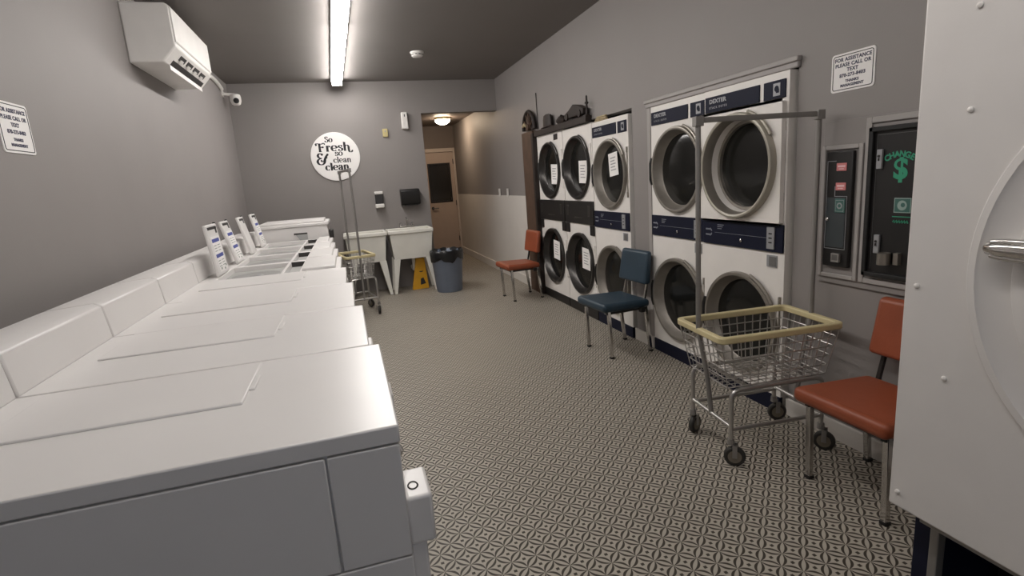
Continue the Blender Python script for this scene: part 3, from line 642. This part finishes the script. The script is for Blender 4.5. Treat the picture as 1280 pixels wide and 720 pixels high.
# outlet along the lower chamfer
def cham(u, v, o): # u along length, v along the chamfer 0..1, o outward offset
    n = Vector((-0.743, -0.669)); p = Vector((-0.205-0.09*v, 0.005+0.10*v)) + n*o
    return (u, p.x, p.y)
m = MB(); m.hexa([cham(-0.40,0.0,0.002),cham(0.46,0.0,0.002),cham(0.46,0.0,-0.004),cham(-0.40,0.0,-0.004)], [cham(-0.40,0.36,0.002),cham(0.46,0.36,0.002),cham(0.46,0.36,-0.004),cham(-0.40,0.36,-0.004)]); m.build('air_outlet', BLACK, t)
m = MB()
for k in range(4):
    u = -0.33+0.19*k; m.hexa([cham(u,0.52,0.003),cham(u+0.14,0.52,0.003),cham(u+0.14,0.52,-0.003),cham(u,0.52,-0.003)],[cham(u,0.80,0.003),cham(u+0.14,0.80,0.003),cham(u+0.14,0.80,-0.003),cham(u,0.80,-0.003)]) 
m.build('vane_slots', BLACK, t)
for k in range(4):
    u = -0.30+0.19*k; m = MB(); m.hexa([cham(u,0.42,0.006),cham(u+0.07,0.42,0.006),cham(u+0.07,0.42,0.002),cham(u,0.42,0.002)],[cham(u,0.62,0.008),cham(u+0.07,0.62,0.008),cham(u+0.07,0.62,0.002),cham(u,0.62,0.002)]); m.build('vane', PLAST, t)
m = MB(); m.hexa([cham(-0.42,-0.12,0.03),cham(0.48,-0.12,0.03),cham(0.48,-0.12,0.024),cham(-0.42,-0.12,0.024)],[cham(-0.42,0.06,0.006),cham(0.48,0.06,0.006),cham(0.48,0.06,0.0),cham(-0.42,0.06,0.0)]); m.build('louvre_flap', PLAST, t, 0.002)
t = thing('security_camera', 'small white dome security camera in the upper left back corner', 'camera', (-1.13, 7.60, 2.66))
MB().lathe([(0.03,0.055),(0.055,0.045),(0.062,0.02),(0.062,-0.03),(0.05,-0.065),(0.03,-0.08)], (0,0,0), 'z', 28).build('housing', PLAST, t)
MB().lathe([(0.034,-0.052),(0.030,-0.068),(0.012,-0.074)], (0.012,0,-0.03), 'y', 20).build('lens', BLACK, t)
m = MB(); m.tube([(-0.14,-0.02,0.06),(-0.08,-0.01,0.05),(0,0,0.045)], 0.018, 8); m.lathe([(0.045,-0.139),(0.045,-0.125)], (0,-0.02,0.06), 'x', 20); m.build('mount_arm', PLAST, t)
m = MB(); m.tube(smooth([(-1.25,5.47,2.62),(-1.25,5.9,2.70),(-1.245,6.6,2.78),(-1.25,7.2,2.80),(-1.25,7.50,2.76)], 5), 0.022, 8)
tag(m.build('conduit_pipe', PLAST), 'thin white conduit along the left wall from the air conditioner to the camera', 'conduit')

# ------------------------------------------------------------------ washers
def sticker(parent, w, h, z0):
    # instruction sheet on the inside face of the lid, local plane x = z', front at y
    m = MB(); m.box(-w/2, w/2, -0.0012, 0.0, z0, z0+h, 0)
    for zz in (0.93, 0.50):
        m.box(-w*0.46, w*0.40, -0.0016, -0.001, z0+h*(zz-0.10), z0+h*zz, 1)
        for k in range(3):
            for j in range(2):
                m.box(-w*0.40+w*0.42*j, -w*0.10+w*0.42*j, -0.0016, -0.001, z0+h*(zz-0.18-0.075*k)-0.005, z0+h*(zz-0.18-0.075*k), 2)
    for k, (a, b) in enumerate(((-0.3,0.06),(0.1,0.02),(0.28,0.1))): m.box(w*a, w*a+w*0.14, -0.0016, -0.001, z0+h*b, z0+h*(b+0.06), 2)
    return m.build('instruction_sticker', [PAPER, BLUEI, mat('grey_print',(0.33,0.36,0.32),0.6)], parent)

WZ = 0.96
def washer(y0, y1, label, lid, sticker_on=False, lidw=0.28):
    yc = (y0+y1)/2; xf = 0.045-0.05*(y0-1.08); hw = (y1-y0)/2-0.004
    t = thing('top_load_washer', label, 'washer', (xf, yc, 0), FACE_RIGHT, 'top-load washers along the left wall')
    hy = xf+0.845; D = xf+1.07; cy0 = xf+0.935            # hinge line, rear, console face
    m = MB(); m.box(-hw, hw, 0.0, D, 0.10, 0.646)
    m.box(-hw, hw, 0.0, 0.148, 0.650, WZ-0.044); m.box(-hw, hw, 0.152, D, 0.650, WZ-0.044)
    m.box(-hw+0.012, hw-0.012, 0.012, D-0.02, 0.60, WZ-0.040); m.box(-hw+0.03, hw-0.03, 0.04, D-0.04, 0.0, 0.10)
    m.build('cabinet', WHITE, t, 0.003)
    # top with the lid well and the trough behind the front ledge
    z0, z1 = WZ-0.040, WZ; wy0, wy1, wx = xf+0.46, hy-0.01, (0.295 if lid else 0.20)
    m = MB()
    if lid:
        ty0, ty1 = xf+0.345, xf+0.44
        m.box(-hw, hw, -0.003, ty0, z0, z1); m.box(-hw, hw, ty1, wy0, z0, z1); m.box(-hw, hw, wy1, D, z0, z1)
        m.box(-hw, -0.29, ty0, ty1, z0, z1); m.box(0.27, hw, ty0, ty1, z0, z1); m.box(-hw, -wx, wy0, wy1, z0, z1); m.box(wx, hw, wy0, wy1, z0, z1)
    else: m.box(-hw, hw, -0.003, D, z0, z1)
    m.build('top', WHITE, t, 0.004, 2)
    if lid:
        m = MB(); m.box(-0.288, 0.268, ty0+0.002, ty1-0.002, z0, z0+0.004, 0); m.box(0.262, 0.2695, ty0, ty1, z0, z1-0.001, 1); m.build('dispenser_trough', [mat('pale_grey_well',(0.42,0.415,0.40),0.5), DSTEEL], t)  # grey floor and dark end strip paint the trough's shade
        m = MB(); cyl = (wy0+wy1)/2; rr = 0.165
        m.box(-wx+0.002, wx-0.002, wy0+0.002, wy1-0.002, z0+0.001, z0+0.006, 0)  # well floor greyed to carry the shade of the recess
        m.lathe([(rr+0.015,z0+0.0065),(rr+0.01,z0+0.012),(rr-0.01,z0+0.010)], (0,cyl,0), 'z', 36, 1); m.f = m.f[:-2]; m.m = m.m[:-2]
        m.disc(rr-0.005, (0,cyl,z0+0.008), 'z', 36, 2); m.build('tub_opening', [MATS['pale_grey_well'], MATS['pale_grey_well'], mat('grey_tub',(0.30,0.295,0.285),0.5)], t)
        MB().lathe([(0.05,z0+0.006),(0.04,z0+0.012),(0.02,z0+0.014)], (0,cyl,0), 'z', 20).build('agitator', MATS['grey_tub'], t)
        MB().box(-hw+0.02, hw-0.03, 0.03, xf+0.325, WZ-0.004, WZ+0.020).build('front_ledge', WHITE, t, 0.008)
    # rear console
    m = MB(); m.prism([(cy0-0.012,WZ-0.002),(D+0.06,WZ-0.002),(D+0.06,WZ+0.13),(cy0+0.03,WZ+0.14),(cy0+0.004,WZ+0.128)], 0, -hw, hw)
    con = m.build('console', WHITE, t, 0.006, 2)
    if lid:
        l = MB(); l.box(-lidw/2, lidw/2, -0.011, 0.011, 0.0, 0.335, 0)
        lo = l.build('lid', WHITE, t, 0.008, 3); lo.location = (-0.02, hy, WZ+0.006); lo.rotation_euler = (R(-lid), 0, 0)
        m = MB(); m.box(-lidw/2+0.03, lidw/2-0.03, -0.0125, -0.010, 0.300, 0.318); m.box(lidw/2-0.075, lidw/2-0.035, -0.0125, -0.010, 0.272, 0.318); m.box(lidw/2-0.004,lidw/2+0.008,-0.008,0.008,0.315,0.342); m.build('lid_grip', BLACK, lo)
        if sticker_on:
            s = sticker(lo, lidw*0.78, 0.235, 0.02); s.location = (0.01, -0.0115, 0)
    else:
        l = MB(); l.box(-wx+0.165, wx+0.10, xf+0.30, hy, WZ-0.002, WZ+0.006); l.build('lid', WHITE, t, 0.004, 3)
        m = MB(); m.box(0.06, 0.17, xf+0.286, xf+0.302, WZ-0.001, WZ+0.005); m.build('lid_grip', WHITE, t, 0.003)
    # coin box on the front
    m = MB(); m.box(-hw+0.035, -hw+0.168, -0.060, 0.0, 0.645, 0.765); cb = m.build('coin_box', WHITE, t, 0.008, 3)
    m = MB(); m.tube([(-hw+0.085+0.016*cos(a), -0.022+0.011*sin(a), 0.7655) for a in [i*2*pi/16 for i in range(16)]], 0.0022, 5, closed=True); m.build('key_ring_slot', DSTEEL, cb)
    MB().box(-hw+0.045, -hw+0.15, -0.038, 0.0, 0.38, 0.643).build('coin_vault', WHITE, t, 0.006)
    MB().tube([(-hw+0.21,-0.004,0.78),(-hw+0.21,-0.012,0.795),(-hw+0.215,-0.004,0.81)], 0.006, 8).build('latch', CHROME, t)
    MB().box(-hw+0.01, hw-0.01, 0.03, 0.05, 0.0, 0.10).build('kick_plate', BLACK, t)
    return t
PW = 0.65
labs = ['white-topped grey washer filling the near left foreground, coin box on its front',
        'white washer with closed lid, second from the camera in the left row',
        'white washer with closed lid, third from the camera in the left row',
        'white washer with closed lid just before the first raised lid',
        'white washer with the nearest raised lid showing a blue-lettered sticker',
        'white washer with the second raised lid, blue-lettered sticker, left row',
        'white washer with the third raised lid, plain and just behind the second',
        'white washer with the farthest raised lid, last before the tall white machine']
for i in range(8):
    y0 = 1.08+PW*i
    washer(y0, y0+PW, labs[i], {4:6, 5:14, 6:13, 7:12}.get(i, 0), i in (4,5,7), {4:0.30, 5:0.26, 6:0.24}.get(i, 0.26))
# tall machine at the end of the washer row
t = thing('tall_washer', 'taller white machine with overhanging top at the end of the washer row', 'washer', (-0.225, 6.68, 0), FACE_RIGHT)
MB().box(-0.33, 0.33, 0.0, 0.70, 0.0, 1.10).build('cabinet', WHITE, t, 0.008, 3)
m = MB(); m.box(-0.345, 0.345, -0.015, 0.715, 1.10, 1.135); m.box(-0.31, 0.33, 0.03, 0.70, 1.135, 1.160); m.build('top', WHITE, t, 0.010, 3)
m = MB(); m.box(-0.12, 0.12, -0.05, 0.0, 0.93, 1.03); m.build('coin_box', DSTEEL, t, 0.01)
m = MB(); m.box(-0.337, -0.33, 0.22, 0.36, 1.018, 1.034); m.build('handle_slot', DSTEEL, t, 0.002)
m = MB(); m.hexa([(-0.338,0.22,0.90),(-0.338,0.27,0.90),(-0.33,0.27,0.90),(-0.33,0.22,0.90)], [(-0.338,0.22,1.018),(-0.338,0.34,1.018),(-0.33,0.34,1.018),(-0.33,0.22,1.018)]); m.build('recess_panel', mat('pale_grey_recess',(0.42,0.42,0.41),0.5), t)

# ------------------------------------------------------------------ utility sinks
def sink(x0, x1, label, faucet):
    y0, y1, zt = 7.42, 7.945, 0.875; w = x1-x0
    t = thing('utility_sink', label, 'sink', ((x0+x1)/2, y0, 0), 0, 'utility sinks on the back wall')
    h = w/2-0.003; d = y1-y0
    m = MB(); o = 0.0
    m.box(-h, h, 0, 0.045, zt-0.05, zt); m.box(-h, h, d-0.09, d, zt-0.05, zt); m.box(-h, -h+0.04, 0.045, d-0.09, zt-0.05, zt); m.box(h-0.04, h, 0.045, d-0.09, zt-0.05, zt)
    m.build('rim', SINKM, t, 0.010, 3)
    m = MB(); a = h-0.02; b = h-0.055
    top = [(-a,0.018,zt-0.05),(a,0.018,zt-0.05),(a,d-0.05,zt-0.05),(-a,d-0.05,zt-0.05)]
    bot = [(-b,0.05,0.475),(b,0.05,0.475),(b,d-0.09,0.475),(-b,d-0.09,0.475)]
    ti = [(-a+.02,0.038,zt-0.05),(a-.02,0.038,zt-0.05),(a-.02,d-0.07,zt-0.05),(-a+.02,d-0.07,zt-0.05)]
    bi = [(-b+.02,0.07,0.495),(b-.02,0.07,0.495),(b-.02,d-0.11,0.495),(-b+.02,d-0.11,0.495)]
    m.add(top+bot, [(0,1,5,4),(1,2,6,5),(2,3,7,6),(3,0,4,7),(4,5,6,7)]); m.add(ti+bi, [(0,4,5,1),(1,5,6,2),(2,6,7,3),(3,7,4,0),(4,7,6,5)])
    m.build('basin', SINKM, t)
    for sx in (-1, 1):
        for yy in (0.05, d-0.13):
            xt, xb = sx*(b-0.035), sx*(h-0.025)
            m = MB(); m.hexa([(xb-0.02,yy-0.02,0),(xb+0.02,yy-0.02,0),(xb+0.02,yy+0.03,0),(xb-0.02,yy+0.03,0)],[(xt-0.045,yy,0.476),(xt+0.045,yy,0.476),(xt+0.045,yy+0.06,0.476),(xt-0.045,yy+0.06,0.476)]); m.build('leg', SINKM, t, 0.004)
    m = MB(); m.tube(bent([(0.02,0.26,0.47),(0.02,0.26,0.28),(0.02,0.40,0.28),(0.02,d,0.30)],0.05), 0.022, 10); m.build('drain_pipe', PLAST, t)
    if faucet:
        m = MB(); m.box(-0.10, 0.10, d-0.075, d-0.025, zt, zt+0.03); m.tube(bent([(0,d-0.05,zt+0.03),(0,d-0.05,zt+0.15),(0,d-0.20,zt+0.12)],0.04), 0.010, 8)
        m.lathe([(0.022,zt+0.03),(0.018,zt+0.07)], (-0.08,d-0.05,0), 'z', 12); m.lathe([(0.022,zt+0.03),(0.018,zt+0.07)], (0.08,d-0.05,0), 'z', 12)
        m.build('faucet', CHROME, t, 0.002)
sink(-0.09, 0.485, 'white utility sink behind the small laundry cart, left of its twin', False)
sink(0.490, 1.115, 'white utility sink with faucet and splayed legs beside the doorway', True)
t = thing('wet_floor_sign', 'yellow folded wet floor sign standing under the utility sink', 'floor sign', (0.86, 7.66, 0), R(4))
for k, (yy, tl) in enumerate(((-0.035, -4), (0.0, 4))):
    m = MB(); m.prism([(-0.10,0.0),(0.14,0.0),(0.11,0.60),(-0.01,0.60)][:4], 1, -0.008, 0.008); p = m.build('panel', YELLOW, t, 0.006); p.location = (0, yy, 0); p.rotation_euler = (R(tl),0,0); p.scale = (1,1,0.74)
    if k == 0:
        q = MB(); q.lathe([(0.035,-0.0082),(0.034,-0.009)],(0.05,0,0.36),'y',16); q.build('warning_print', INK, p); MB().prism([(0.02,0.08),(0.10,0.10),(0.07,0.22),(0.03,0.20)],1,-0.009,-0.0082).build('warning_print', INK, p)
t = thing('trash_can', 'blue-grey trash can with black liner beside the sink', 'trash can', (1.235, 7.26, 0))
MB().lathe([(0.17,0),(0.178,0.02),(0.215,0.52),(0.222,0.53),(0.222,0.555),(0.21,0.56),(0.19,0.52)], (0,0,0), 'z', 40).build('body', BINB, t)
m = MB(); seg = 48; prof = [(0.224,0.44),(0.230,0.50),(0.232,0.555),(0.215,0.575),(0.195,0.53),(0.17,0.46)]
m.lathe(prof, (0,0,0), 'z', seg)
for i, (x, y, z) in enumerate(m.v):
    k = i % seg; a = 2*pi*k/seg; j = i//seg
    if j == 0: m.v[i] = (x, y, z+0.03*sin(5*a)+0.015*sin(11*a+1))
    elif j == 3: m.v[i] = (x, y, z+0.008*sin(9*a))
m.build('liner', LINER, t)

# ------------------------------------------------------------------ laundry carts
def cart(label, loc, rz, L, W, rim_z, bot_z, rack_z, wl, ww, group='wire laundry carts', nl=13, nw=9):
    t = thing('laundry_cart', label, 'laundry cart', loc, rz, group)
    hl, hw = L/2, W/2
    # bumper rim
    m = MB(); P = rect_path(-hl, hl, -hw, hw, 0, 0.035); Q = rect_path(-hl+0.030, hl-0.030, -hw+0.030, hw-0.030, 0, 0.02)
    n = len(P); vs = []; 
    for z in (rim_z-0.020, rim_z+0.012):
        vs += [(p[0],p[1],z) for p in P] + [(q[0],q[1],z) for q in Q]
    fs = []
    for i in range(n):
        j = (i+1)%n
        fs += [(i,j,2*n+j,2*n+i),(n+j,n+i,3*n+i,3*n+j),(2*n+i,2*n+j,3*n+j,3*n+i),(j,i,n+i,n+j)]
    m.add(vs, fs); m.build('bumper_rim', VINYLY, t, 0.006, 2)
    # basket
    bl, bw = hl-0.065, hw-0.045; tl, tw = hl-0.016, hw-0.016; zt = rim_z-0.012; r = 0.0028
    m = MB()
    for i in range(nl+1):
        u = -1+2*i/nl
        m.tube([(u*tl,-tw,zt),(u*bl,-bw,bot_z),(u*bl,bw,bot_z),(u*tl,tw,zt)], r, 5)
    for i in range(nw+1):
        u = -1+2*i/nw
        m.tube([(-tl,u*tw,zt),(-bl,u*bw,bot_z),(bl,u*bw,bot_z),(tl,u*tw,zt)], r, 5)
    for k in (0.0, 0.2, 0.4, 0.6, 0.8):
        z = bot_z+(zt-bot_z)*k; a = bl+(tl-bl)*k; b = bw+(tw-bw)*k
        m.tube(rect_path(-a, a, -b, b, z, 0.02, 3), 0.0036 if k in (0.0, 0.6) else 0.0028, 6, closed=True)
    m.build('wire_basket', WIRE, t)
    # tube frame
    m = MB(); xl, yw = wl/2, ww/2; rt = 0.0115; zl = 0.185
    for sy in (-1, 1):
        m.tube(bent([(-xl,sy*yw,0.125),(-xl,sy*yw,bot_z-0.014),(xl,sy*yw,bot_z-0.014),(xl,sy*yw,0.125)],0.05), rt, 10)
        m.tube([(-xl,sy*yw,zl),(xl,sy*yw,zl)], rt*0.9, 10)
    for sx in (-1, 1): m.tube([(sx*xl,-yw,zl+0.015),(sx*xl,yw,zl+0.015)], rt*0.9, 10)
    for sx in (-0.6, 0.6): m.tube([(sx*xl,-yw,bot_z-0.012),(sx*xl,yw,bot_z-0.012)], rt*0.7, 8)
    m.build('tube_frame', WIRE, t)
    # hanging rack
    m = MB(); xo = hl-0.012; rr = 0.0125
    for s in (-1, 1):
        m.tube([(s*xl*0.985,0.0,zl),(s*(bl+0.004),0.0,bot_z),(s*xo,0,rim_z),(s*xo,0,rack_z-0.01)], rr, 10)
        m.box(s*xo-0.02, s*xo+0.02, -0.018, 0.018, rack_z-0.028, rack_z+0.016)
    m.box(-xo, xo, -0.011, 0.011, rack_z-0.013, rack_z+0.011)
    m.build('hanging_rack', RACKM, t, 0.002)
    k = 0
    for sx in (-1, 1):
        for sy in (-1, 1):
            a = (-0.55, 0.55, -0.85, -0.3)[k]; k += 1
            c = MB(); cx, cy = sx*xl, sy*yw; dx, dy = 0.018*cos(a), 0.018*sin(a); px, py = -sin(a), cos(a)
            c.lathe([(0.013,0.108),(0.018,0.112),(0.016,0.14)], (cx,cy,0), 'z', 14)
            for s in (-1, 1):
                ox, oy = cx+dx+px*0.019*s, cy+dy+py*0.019*s; e = 0.0018
                q = [(ox-0.011*cos(a),oy-0.011*sin(a)),(ox+0.011*cos(a),oy+0.011*sin(a))]
                c.hexa([(q[0][0]-px*e,q[0][1]-py*e,0.045),(q[1][0]-px*e,q[1][1]-py*e,0.045),(q[1][0]+px*e,q[1][1]+py*e,0.045),(q[0][0]+px*e,q[0][1]+py*e,0.045)],
                       [(q[0][0]-px*e,q[0][1]-py*e,0.112),(q[1][0]-px*e,q[1][1]-py*e,0.112),(q[1][0]+px*e,q[1][1]+py*e,0.112),(q[0][0]+px*e,q[0][1]+py*e,0.112)])
            cs = c.build('caster', RACKM, t)
            wv = MB(); wv.lathe([(0.010,-0.0155),(0.032,-0.0150)], (0,0,0), 'x', 24, 1); wv.lathe([(0.032,0.0150),(0.010,0.0155)], (0,0,0), 'x', 24, 1); wv.lathe([(0.012,-0.014),(0.044,-0.013),(0.050,-0.007),(0.050,0.007),(0.044,0.013),(0.012,0.014)], (0,0,0), 'x', 24)
            wo = wv.build('wheel', [RUBBER, HUB], cs); wo.location = (cx+dx, cy+dy, 0.050); wo.rotation_euler = (0,0,a+pi/2)
    return t
cart('chrome wire laundry cart with cream rim and tall rack before the near dryers', (1.912, 2.163, 0), R(-6), 0.662, 0.43, 0.652, 0.40, 1.655, 0.50, 0.355)
cart('wire laundry cart with tan rim in front of the far sinks, end of washer row', (0.028, 6.60, 0), R(-79), 0.60, 0.36, 0.71, 0.44, 1.68, 0.46, 0.32, nl=11, nw=8)

# ------------------------------------------------------------------ chairs
def chair(label, loc, rz, vin, ch):
    t = thing('padded_chair', label, 'chair', loc, rz, 'armless vinyl chairs')
    # local front at -y, seat centre at origin
    m = MB(); w, d = 0.225, 0.215
    m.hexa([(-w,-d,0.385),(w,-d,0.385),(w*0.94,d,0.375),(-w*0.94,d,0.375)], [(-w,-d,0.455),(w,-d,0.455),(w*0.94,d,0.44),(-w*0.94,d,0.44)])
    m.build('seat', vin, t, 0.028, 4)
    m = MB(); b0, b1 = 0.555, 0.815
    m.hexa([(-0.195,0.175,b0),(0.195,0.175,b0),(0.195,0.235,b0),(-0.195,0.235,b0)], [(-0.185,0.215,b1),(0.185,0.215,b1),(0.185,0.265,b1),(-0.185,0.265,b1)])
    m.build('backrest', vin, t, 0.022, 4)
    m = MB()
    for s in (-1, 1): m.box(s*0.18-0.012, s*0.18+0.012, -0.17, 0.20, 0.362, 0.384)
    m.box(-0.18, 0.18, -0.165, -0.14, 0.364, 0.382); m.box(-0.18, 0.18, 0.15, 0.175, 0.364, 0.382)
    m.build('seat_frame', BLACK, t, 0.002)
    for s in (-1, 1):
        def bar(p, q, e=0.0125):
            b = MB(); b.hexa([(p[0]-e,p[1]-e,p[2]),(p[0]+e,p[1]-e,p[2]),(p[0]+e,p[1]+e,p[2]),(p[0]-e,p[1]+e,p[2])],[(q[0]-e,q[1]-e,q[2]),(q[0]+e,q[1]-e,q[2]),(q[0]+e,q[1]+e,q[2]),(q[0]-e,q[1]+e,q[2])]); return b
        l = bar((s*0.185,-0.135,0),(s*0.182,-0.150,0.385)).build('leg', CHROME, t, 0.003)
        MB().box(s*0.185-0.015, s*0.185+0.015, -0.150, -0.120, -0.001+0.001, 0.016).build('foot_cap', BLACK, l, 0.002)
        l = bar((s*0.19,0.225,0),(s*0.19,0.180,0.40)).build('leg', CHROME, t, 0.003)
        MB().box(s*0.19-0.015, s*0.19+0.015, 0.210, 0.240, 0, 0.016).build('foot_cap', BLACK, l, 0.002)
        bar((s*0.15,0.190,0.37),(s*0.145,0.245,0.62),0.009).build('back_support', ch, t, 0.002)
    for s in (-1, 1): MB().box(s*0.205-0.02, s*0.205+0.02, 0.12, 0.16, 0.345, 0.385).build('corner_bracket', BLACK, t, 0.003)
    return t
chair('orange vinyl chair beside the large white machine and the laundry cart', (2.022, 1.592, 0), FACE_LEFT, ORANGE, DSTEEL)
chair('blue vinyl chair against the wall between the two dryer groups', (1.985, 3.86, 0), FACE_LEFT+R(4), BLUEV, CHROME)
chair('orange vinyl chair far back beside the wooden post and white wall panel', (1.93, 6.25, 0), FACE_LEFT+R(4), ORANGE, DSTEEL)

# ------------------------------------------------------------------ daylight, camera
wd = bpy.data.worlds.new('World'); scene.world = wd; wd.use_nodes = True
wd.node_tree.nodes['Background'].inputs['Color'].default_value = (0.72, 0.82, 1.0, 1)
wd.node_tree.nodes['Background'].inputs['Strength'].default_value = 0.9

F = 669.0
def cam_axes():
    D = Vector((239, 3290, F)).normalized()
    Y = Vector((-210, -121, F)); Y -= D*Y.dot(D); Y.normalize()
    X = D.cross(Y)
    if X.x < 0: X = -X
    return X, Y, -D                      # world axes in image space (right, down, forward)
ax, ay, az = cam_axes()
right = Vector((ax.x, ay.x, az.x)); down = Vector((ax.y, ay.y, az.y)); fwd = Vector((ax.z, ay.z, az.z))
M3 = Matrix((right, -down, -fwd)).transposed()
cam = bpy.data.cameras.new('camera'); co = bpy.data.objects.new('camera', cam); COL.objects.link(co)
cam.sensor_fit = 'HORIZONTAL'; cam.sensor_width = 36; cam.lens = F/1280*36; cam.clip_start = 0.02
co.matrix_world = Matrix.Translation((0, 0, 1.45)) @ M3.to_4x4()
scene.camera = co
vs = scene.view_settings
vs.view_transform = 'Standard'; vs.look = 'None'; vs.gamma = 1.0; vs.use_curve_mapping = False; vs.exposure = -0.04
